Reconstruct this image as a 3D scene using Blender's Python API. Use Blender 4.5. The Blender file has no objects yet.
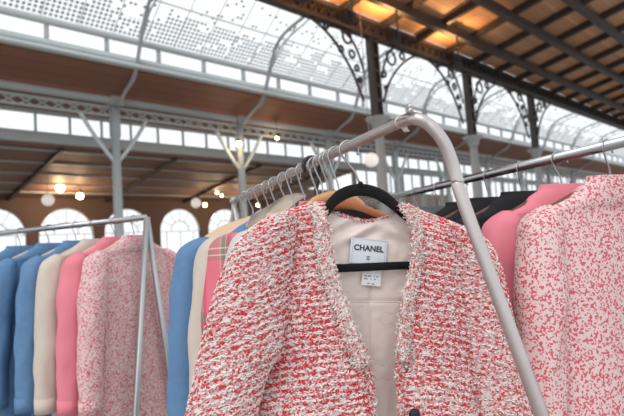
import bpy, math, random
from mathutils import Vector as V, Matrix, noise
random.seed(7)
C = bpy.context.scene.collection
R = math.radians

# ------------------------------------------------------------------ camera
F_PX = 520.0
CAM = V((0, 0, 1.5))
PITCH = math.atan(42/F_PX); ROLL = R(4.0)
fwd = V((0, math.cos(PITCH), math.sin(PITCH)))
r0 = V((1, 0, 0)); u0 = V((0, -math.sin(PITCH), math.cos(PITCH)))
right = r0*math.cos(ROLL) - u0*math.sin(ROLL)
up = u0*math.cos(ROLL) + r0*math.sin(ROLL)
def ray(px, py): return fwd + right*((px-312)/F_PX) - up*((py-208)/F_PX)
cam_d = bpy.data.cameras.new('camera'); cam = bpy.data.objects.new('camera', cam_d); C.objects.link(cam)
m = Matrix((right, up, -fwd)).transposed().to_4x4(); m.translation = CAM
cam.matrix_world = m
cam_d.sensor_width = 36; cam_d.lens = 36*F_PX/624
cam_d.clip_start = .02; cam_d.clip_end = 500
cam_d.dof.use_dof = True; cam_d.dof.focus_distance = .82; cam_d.dof.aperture_fstop = 6.3
bpy.context.scene.camera = cam

# ------------------------------------------------------------------ materials
def mat(name, col, rough=.8, metal=0, noise_amt=0, nscale=40, bump=0, bscale=300, sheen=0, emit=None, estr=0):
    M = bpy.data.materials.new(name); M.use_nodes = True
    nt = M.node_tree; b = nt.nodes['Principled BSDF']
    b.inputs['Base Color'].default_value = (*col, 1); b.inputs['Roughness'].default_value = rough
    b.inputs['Metallic'].default_value = metal
    if sheen: b.inputs['Sheen Weight'].default_value = sheen
    tc = nt.nodes.new('ShaderNodeTexCoord')
    n = nt.nodes.new('ShaderNodeTexNoise'); n.inputs['Scale'].default_value = nscale; n.inputs['Detail'].default_value = 4
    nt.links.new(tc.outputs['Object'], n.inputs['Vector'])
    if noise_amt:
        mx = nt.nodes.new('ShaderNodeMix'); mx.data_type = 'RGBA'
        mx.inputs[6].default_value = (*[c*(1-noise_amt) for c in col], 1)
        mx.inputs[7].default_value = (*[min(1, c*(1+noise_amt)) for c in col], 1)
        nt.links.new(n.outputs['Fac'], mx.inputs[0]); nt.links.new(mx.outputs[2], b.inputs['Base Color'])
    if bump:
        n2 = nt.nodes.new('ShaderNodeTexNoise'); n2.inputs['Scale'].default_value = bscale
        nt.links.new(tc.outputs['Object'], n2.inputs['Vector'])
        bp = nt.nodes.new('ShaderNodeBump'); bp.inputs['Strength'].default_value = bump; bp.inputs['Distance'].default_value = .002
        nt.links.new(n2.outputs['Fac'], bp.inputs['Height']); nt.links.new(bp.outputs[0], b.inputs['Normal'])
    if emit:
        b.inputs['Emission Color'].default_value = (*emit, 1); b.inputs['Emission Strength'].default_value = estr
    return M

def tweed_mat(name, red_amt):
    """boucle ground: pale pink yarn in rows with red flecks, in metres of the UV map"""
    M = bpy.data.materials.new(name); M.use_nodes = True
    nt = M.node_tree; N = nt.nodes; L = nt.links; b = N['Principled BSDF']
    b.inputs['Roughness'].default_value = .95; b.inputs['Sheen Weight'].default_value = .2
    uv = N.new('ShaderNodeUVMap')
    mp = N.new('ShaderNodeMapping'); mp.inputs['Scale'].default_value = (190, 300, 1); L.new(uv.outputs[0], mp.inputs[0])
    nz = N.new('ShaderNodeTexNoise'); nz.inputs['Scale'].default_value = .7; L.new(mp.outputs[0], nz.inputs['Vector'])
    ad = N.new('ShaderNodeVectorMath'); ad.operation = 'ADD'; L.new(mp.outputs[0], ad.inputs[0]); L.new(nz.outputs['Color'], ad.inputs[1])
    vo = N.new('ShaderNodeTexVoronoi'); vo.inputs['Scale'].default_value = 1; L.new(ad.outputs[0], vo.inputs['Vector'])
    sp = N.new('ShaderNodeSeparateColor'); L.new(vo.outputs['Color'], sp.inputs[0])
    cr = N.new('ShaderNodeValToRGB'); e = cr.color_ramp; e.interpolation = 'CONSTANT'
    e.elements[0].position = 0; e.elements[0].color = (.66, .06, .08, 1)
    e.elements[1].position = red_amt; e.elements[1].color = (.55, .30, .31, 1)
    x = e.elements.new(red_amt+.22); x.color = (.60, .42, .41, 1)
    x = e.elements.new(.75); x.color = (.78, .68, .65, 1)
    L.new(sp.outputs[0], cr.inputs[0]); L.new(cr.outputs[0], b.inputs['Base Color'])
    bp = N.new('ShaderNodeBump'); bp.inputs['Strength'].default_value = .8; bp.inputs['Distance'].default_value = .0015; bp.invert = True
    L.new(vo.outputs['Distance'], bp.inputs['Height']); L.new(bp.outputs[0], b.inputs['Normal'])
    return M

def plaid_mat():
    M = bpy.data.materials.new('pink_plaid'); M.use_nodes = True
    nt = M.node_tree; N = nt.nodes; L = nt.links; b = N['Principled BSDF']; b.inputs['Roughness'].default_value = .85
    tc = N.new('ShaderNodeTexCoord'); sx = N.new('ShaderNodeSeparateXYZ'); L.new(tc.outputs['Object'], sx.inputs[0])
    def stripes(out, per, off, cols):
        a = N.new('ShaderNodeMath'); a.operation = 'ADD'; a.inputs[1].default_value = off+10*per; L.new(out, a.inputs[0])
        d = N.new('ShaderNodeMath'); d.operation = 'DIVIDE'; d.inputs[1].default_value = per; L.new(a.outputs[0], d.inputs[0])
        f = N.new('ShaderNodeMath'); f.operation = 'FRACT'; L.new(d.outputs[0], f.inputs[0])
        c = N.new('ShaderNodeValToRGB'); c.color_ramp.interpolation = 'CONSTANT'
        for i, (p, col) in enumerate(cols):
            el = c.color_ramp.elements[i] if i < 2 else c.color_ramp.elements.new(p)
            el.position = p; el.color = (*col, 1)
        L.new(f.outputs[0], c.inputs[0]); return c.outputs[0]
    pk = (.74, .17, .23); red = (.55, .05, .11); gy = (.24, .20, .16); wh = (.82, .66, .62); cr = (.66, .40, .38)
    A = stripes(sx.outputs[2], .21, .155, [(0, pk), (.40, gy), (.44, wh), (.45, gy), (.50, wh), (.51, gy), (.60, pk), (.72, red), (.88, gy), (.96, pk)])
    B = stripes(sx.outputs[0], .05, .03, [(0, pk), (.40, cr), (.46, gy), (.62, wh), (.64, red), (.8, pk)])
    mx = N.new('ShaderNodeMix'); mx.data_type = 'RGBA'; mx.inputs[0].default_value = .5
    L.new(A, mx.inputs[6]); L.new(B, mx.inputs[7]); L.new(mx.outputs[2], b.inputs['Base Color'])
    return M

def denim_mat(name, col):
    return mat(name, col, .85, noise_amt=.16, nscale=60, bump=.35, bscale=900)

def slat_mat(name, col, per, axis_vec):
    """wood boards with dark joints, running along the hall"""
    M = mat(name, col, .6)
    nt = M.node_tree; N = nt.nodes; L = nt.links; b = N['Principled BSDF']
    tc = N.new('ShaderNodeTexCoord'); dt = N.new('ShaderNodeVectorMath'); dt.operation = 'DOT_PRODUCT'
    dt.inputs[1].default_value = axis_vec; L.new(tc.outputs['Object'], dt.inputs[0])
    d = N.new('ShaderNodeMath'); d.operation = 'DIVIDE'; d.inputs[1].default_value = per; L.new(dt.outputs['Value'], d.inputs[0])
    f = N.new('ShaderNodeMath'); f.operation = 'FRACT'; L.new(d.outputs[0], f.inputs[0])
    fl = N.new('ShaderNodeMath'); fl.operation = 'FLOOR'; L.new(d.outputs[0], fl.inputs[0])
    wn = N.new('ShaderNodeTexWhiteNoise'); wn.noise_dimensions = '1D'; L.new(fl.outputs[0], wn.inputs['W'])
    c = N.new('ShaderNodeValToRGB'); c.color_ramp.elements[0].color = (*[k*.8 for k in col], 1); c.color_ramp.elements[1].color = (*[min(1, k*1.2) for k in col], 1)
    L.new(wn.outputs['Value'], c.inputs[0])
    g = N.new('ShaderNodeMath'); g.operation = 'GREATER_THAN'; g.inputs[1].default_value = .12; L.new(f.outputs[0], g.inputs[0])
    mx = N.new('ShaderNodeMix'); mx.data_type = 'RGBA'; mx.inputs[6].default_value = (*[k*.7 for k in col], 1)
    L.new(g.outputs[0], mx.inputs[0]); L.new(c.outputs[0], mx.inputs[7]); L.new(mx.outputs[2], b.inputs['Base Color'])
    return M

def glass_mat():
    M = bpy.data.materials.new('clear_glass'); M.use_nodes = True
    nt = M.node_tree; N = nt.nodes; L = nt.links
    t = N.new('ShaderNodeBsdfTransparent'); g = N.new('ShaderNodeBsdfGlossy'); g.inputs['Roughness'].default_value = .1
    mx = N.new('ShaderNodeMixShader'); mx.inputs[0].default_value = .06
    L.new(t.outputs[0], mx.inputs[1]); L.new(g.outputs[0], mx.inputs[2]); L.new(mx.outputs[0], N['Material Output'].inputs[0])
    return M

def frit_glass_mat():
    """roof glazing printed with a grid of grey dots: dense at the eave, sparse higher up (UV in metres, v up the slope)"""
    M = bpy.data.materials.new('dotted_glass'); M.use_nodes = True
    nt = M.node_tree; N = nt.nodes; L = nt.links
    uv = N.new('ShaderNodeUVMap')
    def m2(op, a, b=None):
        n = N.new('ShaderNodeMath'); n.operation = op
        for i, v in enumerate((a, b)):
            if v is None: continue
            if isinstance(v, (int, float)): n.inputs[i].default_value = v
            else: L.new(v, n.inputs[i])
        return n.outputs[0]
    def vm(op, a, b):
        n = N.new('ShaderNodeVectorMath'); n.operation = op
        L.new(a, n.inputs[0])
        if isinstance(b, tuple): n.inputs[1].default_value = b
        else: L.new(b, n.inputs[1])
        return n.outputs[0]
    cell = .17
    q = vm('DIVIDE', uv.outputs[0], (cell, cell, 1))
    fl = N.new('ShaderNodeVectorMath'); fl.operation = 'FLOOR'; L.new(q, fl.inputs[0])
    fr = N.new('ShaderNodeVectorMath'); fr.operation = 'FRACTION'; L.new(q, fr.inputs[0])
    c = vm('SUBTRACT', fr.outputs[0], (.5, .5, 0))
    s = N.new('ShaderNodeSeparateXYZ'); L.new(c, s.inputs[0])
    r = m2('SQRT', m2('ADD', m2('MULTIPLY', s.outputs[0], s.outputs[0]), m2('MULTIPLY', s.outputs[1], s.outputs[1])))
    dot = m2('LESS_THAN', r, .36)
    wn = N.new('ShaderNodeTexWhiteNoise'); wn.noise_dimensions = '2D'; L.new(fl.outputs[0], wn.inputs['Vector'])
    # clump blocks of 4 cells so that the edge of the dense zone steps in blocks
    q2 = vm('DIVIDE', uv.outputs[0], (cell*4, cell*3, 1))
    fl2 = N.new('ShaderNodeVectorMath'); fl2.operation = 'FLOOR'; L.new(q2, fl2.inputs[0])
    wn2 = N.new('ShaderNodeTexWhiteNoise'); wn2.noise_dimensions = '2D'; L.new(fl2.outputs[0], wn2.inputs['Vector'])
    su = N.new('ShaderNodeSeparateXYZ'); L.new(uv.outputs[0], su.inputs[0])
    thr = m2('ADD', .75, m2('MULTIPLY', wn2.outputs['Value'], 1.0))
    dense = m2('LESS_THAN', su.outputs[1], thr)
    prob = m2('MAXIMUM', .13, m2('MULTIPLY', dense, .96))
    on = m2('LESS_THAN', wn.outputs['Value'], prob)
    k = m2('MULTIPLY', dot, on)
    k = m2('MULTIPLY', k, .9)
    base = m2('MULTIPLY', dense, .07)
    k = m2('MAXIMUM', k, base)
    t = N.new('ShaderNodeBsdfTransparent'); d = N.new('ShaderNodeBsdfDiffuse'); d.inputs[0].default_value = (.25, .27, .29, 1)
    mx = N.new('ShaderNodeMixShader'); L.new(k, mx.inputs[0])
    L.new(t.outputs[0], mx.inputs[1]); L.new(d.outputs[0], mx.inputs[2]); L.new(mx.outputs[0], N['Material Output'].inputs[0])
    return M

TW_BODY = tweed_mat('tweed_body', .22); TW_SLV = tweed_mat('tweed_sleeve', .16)
YARN_W = mat('cream_yarn', (.86, .79, .76), .95, noise_amt=.08)
YARN_P = mat('pale_pink_yarn', (.80, .60, .59), .95)
YARN_R = mat('red_yarn', (.72, .045, .065), .9, noise_amt=.2)
YARN_G = mat('greige_yarn', (.56, .47, .43), .95)
LINING = mat('cream_silk', (.80, .69, .64), .5, noise_amt=.03, nscale=15, bump=.08, bscale=500, sheen=.1)
LIN_HI = mat('cream_silk_thread', (.78, .68, .63), .45)
LABELM = mat('label_satin', (.74, .77, .84), .5, bump=.1, bscale=900)
LABEDGE = mat('label_weave_edge', (.58, .63, .74), .6)
INK = mat('black_ink', (.01, .01, .012), .6)
INKG = mat('grey_ink', (.22, .24, .28), .7)
TAGM = mat('white_tag', (.85, .85, .87), .6)
VELVET = mat('black_velvet', (.004, .004, .005), 1, sheen=.04, bump=.2, bscale=1500)
BLACKP = mat('black_plastic', (.012, .012, .014), .45)
CHROME = mat('chrome_wire', (.42, .42, .43), .25, metal=1)
RAIL = mat('rail_metal', (.54, .49, .48), .3, metal=.9, noise_amt=.12, nscale=25)
RAILG = mat('rack_grey_metal', (.45, .45, .46), .4, metal=.7)
WOOD_T = mat('tan_hanger_wood', (.62, .33, .15), .45, noise_amt=.12, nscale=30)
WOOD_P = mat('pale_hanger_wood', (.72, .50, .33), .45, noise_amt=.1, nscale=30)
WOOD_D = mat('dark_hanger_wood', (.13, .045, .025), .4, noise_amt=.2, nscale=30)
WOOD_O = mat('orange_hanger_wood', (.48, .16, .06), .4, noise_amt=.15, nscale=30)
TAPE = mat('translucent_tape', (.8, .78, .76), .3)

# ------------------------------------------------------------------ mesh helpers
class MB:
    def __init__(s): s.v = []; s.f = []; s.mi = []; s.uv = {}
    def add(s, vs, fs, mi=0):
        o = len(s.v); s.v += [V(p) for p in vs]; s.f += [tuple(i+o for i in f) for f in fs]; s.mi += [mi]*len(fs)
    def box(s, c, sx, sy, sz, ax=None, mi=0):
        ax = ax or (V((1,0,0)), V((0,1,0)), V((0,0,1))); c = V(c)
        vs = [c + ax[0]*(i*sx/2) + ax[1]*(j*sy/2) + ax[2]*(k*sz/2) for i in (-1,1) for j in (-1,1) for k in (-1,1)]
        s.add(vs, [(0,1,3,2),(4,6,7,5),(0,4,5,1),(2,3,7,6),(0,2,6,4),(1,5,7,3)], mi)
    def beam(s, p, q, w, h, mi=0, upv=V((0,0,1))):
        p = V(p); q = V(q); d = (q-p); L = d.length; d = d/L
        a = d.cross(upv)
        a = a.normalized() if a.length > 1e-4 else V((1,0,0))
        b = a.cross(d).normalized()
        s.box((p+q)/2, L, w, h, (d, a, b), mi)
    def tube(s, pts, r, n=8, mi=0, caps=True, flat=1.0, flat_ax=None):
        pts = [V(p) for p in pts]; rs = r if isinstance(r, (list, tuple)) else [r]*len(pts)
        ref = V((0,0,1)); prev = None; rings = []
        for i, p in enumerate(pts):
            d = (pts[min(i+1, len(pts)-1)] - pts[max(i-1, 0)])
            d = d.normalized() if d.length > 1e-9 else V((0,0,1))
            if flat_ax is not None:
                b = (flat_ax - d*flat_ax.dot(d)).normalized(); a = d.cross(b)
            else:
                if prev is None:
                    a = d.cross(ref)
                    if a.length < .1: a = d.cross(V((1,0,0)))
                    a.normalize()
                else:
                    a = (prev - d*prev.dot(d)).normalized()
                prev = a; b = d.cross(a)
            rings.append([p + a*math.cos(t)*rs[i] + b*math.sin(t)*rs[i]*flat for t in [2*math.pi*k/n for k in range(n)]])
        o = []; fs = []
        for ring in rings: o += ring
        for i in range(len(rings)-1):
            for k in range(n):
                fs.append((i*n+k, i*n+(k+1)%n, (i+1)*n+(k+1)%n, (i+1)*n+k))
        if caps: fs.append(tuple(range(n))[::-1]); fs.append(tuple((len(rings)-1)*n+k for k in range(n)))
        s.add(o, fs, mi)
    def sphere(s, c, r, n=16, m=10, sc=(1,1,1), mi=0):
        c = V(c); vs = [c+V((0,0,r*sc[2]))]; fs = []
        for i in range(1, m):
            ph = math.pi*i/m
            for k in range(n):
                th = 2*math.pi*k/n
                vs.append(c+V((r*sc[0]*math.sin(ph)*math.cos(th), r*sc[1]*math.sin(ph)*math.sin(th), r*sc[2]*math.cos(ph))))
        vs.append(c-V((0,0,r*sc[2]))); last = len(vs)-1
        for k in range(n): fs.append((0, 1+k, 1+(k+1)%n))
        for i in range(m-2):
            for k in range(n): fs.append((1+i*n+k, 1+(i+1)*n+k, 1+(i+1)*n+(k+1)%n, 1+i*n+(k+1)%n))
        for k in range(n): fs.append((last, 1+(m-2)*n+(k+1)%n, 1+(m-2)*n+k))
        s.add(vs, fs, mi)
    def build(s, name, mats, parent=None, smooth=True, uvs=None):
        me = bpy.data.meshes.new(name)
        org = parent_loc(parent)
        me.from_pydata([p-org for p in s.v], [], s.f)
        for mm in (mats if isinstance(mats, (list, tuple)) else [mats]): me.materials.append(mm)
        me.polygons.foreach_set('material_index', s.mi)
        me.polygons.foreach_set('use_smooth', [smooth]*len(s.f))
        if uvs is not None:
            l = me.uv_layers.new(name='UVMap')
            for lp in me.loops:
                l.data[lp.index].uv = uvs[lp.vertex_index] if lp.vertex_index < len(uvs) else (0, 0)
        o = bpy.data.objects.new(name, me); C.objects.link(o)
        if parent: o.parent = parent
        return o
def parent_loc(p):
    l = V((0,0,0))
    while p is not None: l += p.location; p = p.parent
    return l
def tag(o, label=None, cat=None, group=None, kind=None):
    if label: o['label'] = label
    if cat: o['category'] = cat
    if group: o['group'] = group
    if kind: o['kind'] = kind
    return o
def thing(name, loc, label, cat, group=None):
    o = bpy.data.objects.new(name, None); C.objects.link(o); o.location = V(loc); o.empty_display_size = .05
    return tag(o, label, cat, group)

def cr(p, t):       # Catmull-Rom through a list of vectors / numbers, t in 0..len-1
    n = len(p); i = min(int(t), n-2); f = t-i
    a = p[max(i-1, 0)]; b = p[i]; c = p[i+1]; d = p[min(i+2, n-1)]
    if i == 0: a = b*2-c
    if i == n-2: d = c*2-b
    return (b*2 + (c-a)*f + (a*2-b*5+c*4-d)*(f*f) + (b*3-a-c*3+d)*(f*f*f))*.5
def smooth_path(pts, k=8):
    pts = [V(p) for p in pts]; n = len(pts)
    return [cr(pts, i/k) for i in range((n-1)*k+1)]

# ------------------------------------------------------------------ hall frame
TH = R(44)
hu = V((math.cos(TH), math.sin(TH), 0)); hn = V((-math.sin(TH), math.cos(TH), 0))
def hp(px, py, t):                      # the point of the hall's plane at distance t seen along a sight line
    d = ray(px, py); k = t/(hn.dot(d)); return CAM + d*k
def hz(px, py, t): return hp(px, py, t).z
def H(s, t, z): return hu*s + hn*t + V((0,0,z))
IRON = mat('grey_painted_iron', (.36, .385, .39), .5)
IRON_L = mat('pale_painted_iron', (.55, .60, .61), .5)
IRON_D = mat('dark_iron', (.045, .037, .035), .5)
BRICKW = mat('brown_wall', (.13, .08, .065), .8, noise_amt=.15, nscale=2)
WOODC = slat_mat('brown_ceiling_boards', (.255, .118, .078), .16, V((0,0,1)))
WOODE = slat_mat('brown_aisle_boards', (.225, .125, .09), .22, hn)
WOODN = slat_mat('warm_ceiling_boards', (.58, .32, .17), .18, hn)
FLOOR = mat('concrete_floor', (.36, .33, .31), .5, noise_amt=.1, nscale=2)
GLASS = glass_mat(); FRIT = frit_glass_mat()
S0, S1 = -8, 95
def struct(o): o['kind'] = 'structure'; return o
def quad(p, q, r_, s_, thick=0):
    pass
def slab(name, t0, z0, t1, z1, th, M, s0=S0, s1=S1, uv=False):
    mb = MB(); d = (hn*(t1-t0)+V((0,0,z1-z0))).normalized(); nrm = hu.cross(d).normalized()*th
    a, b, c, e = H(s0,t0,z0), H(s1,t0,z0), H(s1,t1,z1), H(s0,t1,z1)
    vs = [a,b,c,e] if th == 0 else [a,b,c,e,a+nrm,b+nrm,c+nrm,e+nrm]
    fs = [(0,1,2,3)] if th == 0 else [(0,1,2,3),(7,6,5,4),(0,4,5,1),(1,5,6,2),(2,6,7,3),(3,7,4,0)]
    mb.add(vs, fs)
    L = math.hypot(t1-t0, z1-z0)
    return struct(mb.build(name, M, smooth=False, uvs=[(s0,0),(s1,0),(s1,L),(s0,L)]*2 if uv else None))

# floor
mb = MB(); mb.add([(-60,-30,0),(110,-30,0),(110,110,0),(-60,110,0)], [(0,1,2,3)]); struct(mb.build('floor', FLOOR, smooth=False))

X0 = 242
zp = hz(X0, 68, 18.0); zl = hz(X0, 84, 18.0)         # upper gutter pipe, lower edge of the lantern lights
zD0 = hz(X0, 124, 20.0); zD1 = hz(X0, 117, 20.0)      # nave beam
zT = hz(X0, 133, 20.0)
zK1 = hz(X0, 137, 26.0); zK0 = hz(X0, 153, 26.0)      # far clerestory
RIDGE_T, RIDGE_Z = 13.6, zp + .74*(18-13.6)
# glazed roof (far slope) with dotted panes, near slope clear
slab('ceiling_glazing', 18.0, zp+.05, RIDGE_T, RIDGE_Z, 0, FRIT, uv=True)
slab('ceiling_glazing_near', RIDGE_T, RIDGE_Z, 10.4, zp-1.0, 0, GLASS)
mb = MB(); gl_rise = (RIDGE_Z-zp)
k = 0; s = S0
while s < S1:
    mb.beam(H(s,18,zp+.08), H(s,RIDGE_T,RIDGE_Z+.03), .035, .05); s += 1.22
for f_ in (.33, .66, 1): mb.beam(H(S0, 18+(RIDGE_T-18)*f_, zp+gl_rise*f_+.05), H(S1, 18+(RIDGE_T-18)*f_, zp+gl_rise*f_+.05), .06, .06)
struct(mb.build('trim_1', mat('white_glazing_bar', (.8,.83,.84), .5), smooth=False))
# lantern strip: pipe, posts, lower beam, clear panes
mb = MB(); mb.tube([H(S0,17.9,zp), H(S1,17.9,zp)], .13, 10)
s = 14.8-6.1*4+1.0
while s < S1: mb.beam(H(s,18,zp), H(s,18,zl), .16, .12, upv=hu); s += 2.03
mb.beam(H(S0,18,zl), H(S1,18,zl), .22, .22); mb.beam(H(S0,17.9,zl-.25), H(S1,17.9,zl-.25), .35, .12)
struct(mb.build('trim_2', IRON_L))
mb = MB(); mb.add([H(S0,18.02,zl),H(S1,18.02,zl),H(S1,18.02,zp),H(S0,18.02,zp)], [(0,1,2,3)]); struct(mb.build('window_1', GLASS, smooth=False))
# brown board slope down to the nave beam
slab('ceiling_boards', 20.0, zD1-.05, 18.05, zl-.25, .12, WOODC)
# nave beam, lattice girder
mb = MB(); mb.tube([H(S0,19.9,(zD0+zD1)/2), H(S1,19.9,(zD0+zD1)/2)], (zD1-zD0)/2, 12)
mb.beam(H(S0,19.85,zD1+.05), H(S1,19.85,zD1+.05), .3, .06)
struct(mb.build('trim_3', IRON))
mb = MB(); zTt = zD0-.12
mb.beam(H(S0,20,zTt), H(S1,20,zTt), .12, .10); mb.beam(H(S0,20,zT), H(S1,20,zT), .12, .09)
s = S0
while s < S1:
    mb.beam(H(s,20,zTt), H(s+.55,20,zT), .05, .05); mb.beam(H(s,20,zT), H(s+.55,20,zTt), .05, .05)
    s += .55
struct(mb.build('trim_4', IRON, smooth=False))
# far clerestory: panes in frame
mb = MB()
for z in (zK0, zK1): mb.beam(H(S0,26,z), H(S1,26,z), .2, .16)
mb.beam(H(S0,26,zK0-.28), H(S1,26,zK0-.28), .4, .35)
s = S0
while s < S1: mb.beam(H(s,26,zK0), H(s,26,zK1), .13, .1, upv=hu); s += 1.55
struct(mb.build('window_frame_far', IRON_L, smooth=False)).name = 'trim_5'
mb = MB(); mb.add([H(S0,26.03,zK0),H(S1,26.03,zK0),H(S1,26.03,zK1),H(S0,26.03,zK1)], [(0,1,2,3)]); struct(mb.build('window_2', GLASS, smooth=False))
# boards above clerestory back to nave beam, aisle boards beyond
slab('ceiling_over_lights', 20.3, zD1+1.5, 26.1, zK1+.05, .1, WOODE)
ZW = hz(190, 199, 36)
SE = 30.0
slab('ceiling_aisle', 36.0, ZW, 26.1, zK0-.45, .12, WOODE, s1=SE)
mb = MB()
for f_ in (.05, .25, .45, .65, .85):
    mb.beam(H(S0, 26.1+9.9*f_, (zK0-.45)+(ZW-zK0+.45)*f_-.12), H(SE, 26.1+9.9*f_, (zK0-.45)+(ZW-zK0+.45)*f_-.12), .13, .16)
struct(mb.build('trim_6', IRON, smooth=False))
mb = MB(); s = 14.8-6.1*3
while s < SE:
    mb.beam(H(s, 26.1, zK0-.6), H(s, 35.9, ZW-.2), .18, .3); s += 6.1
struct(mb.build('trim_7', IRON_D, smooth=False))

# tall glazed front further along
mb = MB(); mb.add([H(SE,26.2,.2),H(S1,26.2,.2),H(S1,26.2,zK0-.4),H(SE,26.2,zK0-.4)], [(0,1,2,3)]); struct(mb.build('window_4', GLASS, smooth=False))
mb = MB(); s = SE
while s < S1:
    mb.beam(H(s,26.2,0), H(s,26.2,zK0-.4), .3, .25, upv=hu); mb.beam(H(s+1.5,26.2,0), H(s+1.5,26.2,zK0-.4), .1, .1, upv=hu); s += 3.05
for z in (.9, 2.6, 4.2): mb.beam(H(SE,26.2,z), H(S1,26.2,z), .1, .12)
struct(mb.build('trim_11', IRON, smooth=False))
# far wall with round-headed windows: wall faces built around the openings
def arch_wall(name, t, s0, s1, spacing, w, zspring, ztop, zsill, zbot):
    mb = MB(); s = s0
    while s < s1:
        c = s+spacing/2; r = w/2; K = 14
        arc = [(c + r*math.cos(math.pi - math.pi*i/K), zspring + r*math.sin(math.pi*i/K)) for i in range(K+1)]
        # left pier, right pier
        for a, b in ((s, c-r), (c+r, s+spacing)):
            mb.add([H(a,t,zbot),H(b,t,zbot),H(b,t,ztop),H(a,t,ztop)], [(0,1,2,3)])
        mb.add([H(c-r,t,zbot),H(c+r,t,zbot),H(c+r,t,zsill),H(c-r,t,zsill)], [(0,1,2,3)])
        for i in range(K):
            (a, za), (b, zb) = arc[i], arc[i+1]
            mb.add([H(a,t,za),H(b,t,zb),H(b,t,ztop),H(a,t,ztop)], [(0,1,2,3)])
            mb.add([H(a,t,za),H(b,t,zb),H(b,t+.4,zb),H(a,t+.4,za)], [(0,1,2,3)])
        for q in (c-r, c+r): mb.add([H(q,t,zsill),H(q,t+.4,zsill),H(q,t+.4,zspring),H(q,t,zspring)], [(0,1,2,3)])
        mb.add([H(c-r,t,zsill),H(c+r,t,zsill),H(c+r,t+.4,zsill),H(c-r,t+.4,zsill)], [(0,1,2,3)])
        s += spacing
    struct(mb.build(name, BRICKW, smooth=False))
    fr = MB(); s = s0
    while s < s1:
        c = s+spacing/2; r = w/2; K = 16
        fr.tube([H(c + r*math.cos(math.pi*i/K), t+.2, zspring + r*math.sin(math.pi*i/K)) for i in range(K+1)], .07, 6)
        fr.tube([H(c + r*.45*math.cos(math.pi*i/K), t+.2, zspring + r*.45*math.sin(math.pi*i/K)) for i in range(K+1)], .04, 6)
        for i in (1,2,3,4,5):
            a = math.pi*i/6
            fr.beam(H(c+r*.45*math.cos(a), t+.2, zspring+r*.45*math.sin(a)), H(c+r*math.cos(a), t+.2, zspring+r*math.sin(a)), .04, .04)
        for q in (-.5, 0, .5): fr.beam(H(c+q*w*.66, t+.2, zsill), H(c+q*w*.66, t+.2, zspring), .05, .05, upv=hu)
        fr.beam(H(c-r, t+.2, zspring), H(c+r, t+.2, zspring), .06, .06)
        s += spacing
    fo = struct(fr.build('trim_8', IRON_L, smooth=False))
zs = hz(182, 231, 36); wa = 3.5; sc0 = hp(181.5, 231, 36).dot(hu)
arch_wall('wall_back', 36, sc0-2.1-4.2*5, 60, 4.2, wa, zs, ZW+1.2, hz(182, 265, 36), 0)
mb = MB(); mb.add([H(S0,36.25,.3),H(S1,36.25,.3),H(S1,36.25,ZW),H(S0,36.25,ZW)], [(0,1,2,3)]); struct(mb.build('window_3', GLASS, smooth=False))

# columns of the far row with forked braces and roof ribs
zrib = [(19.8,zD0-.1),(19.0,zD1-.05),(18.15,zl-.4),(17.4,zp+.3),(16.65,zp+1.15),(15.2,zp+1.5),(14.0,zp+1.55),(12.6,zp+1.2)]
def far_column(s):
    base = H(s, 20, 0)
    o = thing('iron_column', base, None, 'column', 'iron columns of the far row')
    mb = MB(); mb.tube([H(s,20,0), H(s,20,.5), H(s,20,.55), H(s,20,zT-.9), H(s,20,zT-.8), H(s,20,zD0)], [.28,.28,.19,.17,.22,.22], 14)
    mb.build('shaft', IRON, o)
    for sg in (-1, 1):
        b_ = MB(); b_.tube(smooth_path([H(s,20,zT-1.9), H(s+sg*.35,20,zT-1.5), H(s+sg*.9,20,zT-.75), H(s+sg*1.35,20,zT)], 4), .085, 8)
        b_.build('brace', IRON_L, o)
    r_ = MB(); r_.tube(smooth_path([H(s,t-.12,z) for t, z in zrib], 5), .075, 8)
    # small scroll work along the rib
    pts = smooth_path([H(s,t-.12,z-.38*math.sin(math.pi*max(0, min(5.4, 19-t))/5.4)) for t, z in zrib[1:]], 5)
    r_.tube(pts, .035, 6)
    for p, q in list(zip(pts[2::4], smooth_path([H(s,t-.12,z) for t, z in zrib[1:]], 5)[2::4])): r_.tube([p, (p+q)/2+hu*.02, q], .03, 6)
    r_.build('roof_rib', IRON, o)
    c_ = MB(); c_.box(H(s,19.9,(zD0+zD1)/2), .5, .5, zD1-zD0+.15, (hu, hn, V((0,0,1)))); c_.build('capital', IRON, o, smooth=False)
    return o
names = {0: 'grey iron column with forked braces and a lit bulb beside it', 1: 'grey iron column just left of the dark near column',
         -1: 'grey iron column at far left of the hall with forked braces', 2: 'slender distant grey column right of the white globe lantern',
         3: 'distant grey column above the curved end of the clothes rail', 4: 'distant grey column, second to the right of the rail bend',
         5: 'small far column, third to the right of the rail bend', 6: 'tiny far column, fourth to the right of the rail bend', 7: 'tiny far column nearest the right picture edge'}
for i in range(-1, 8): far_column(14.8+6.1*i)['label'] = names[i]

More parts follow.
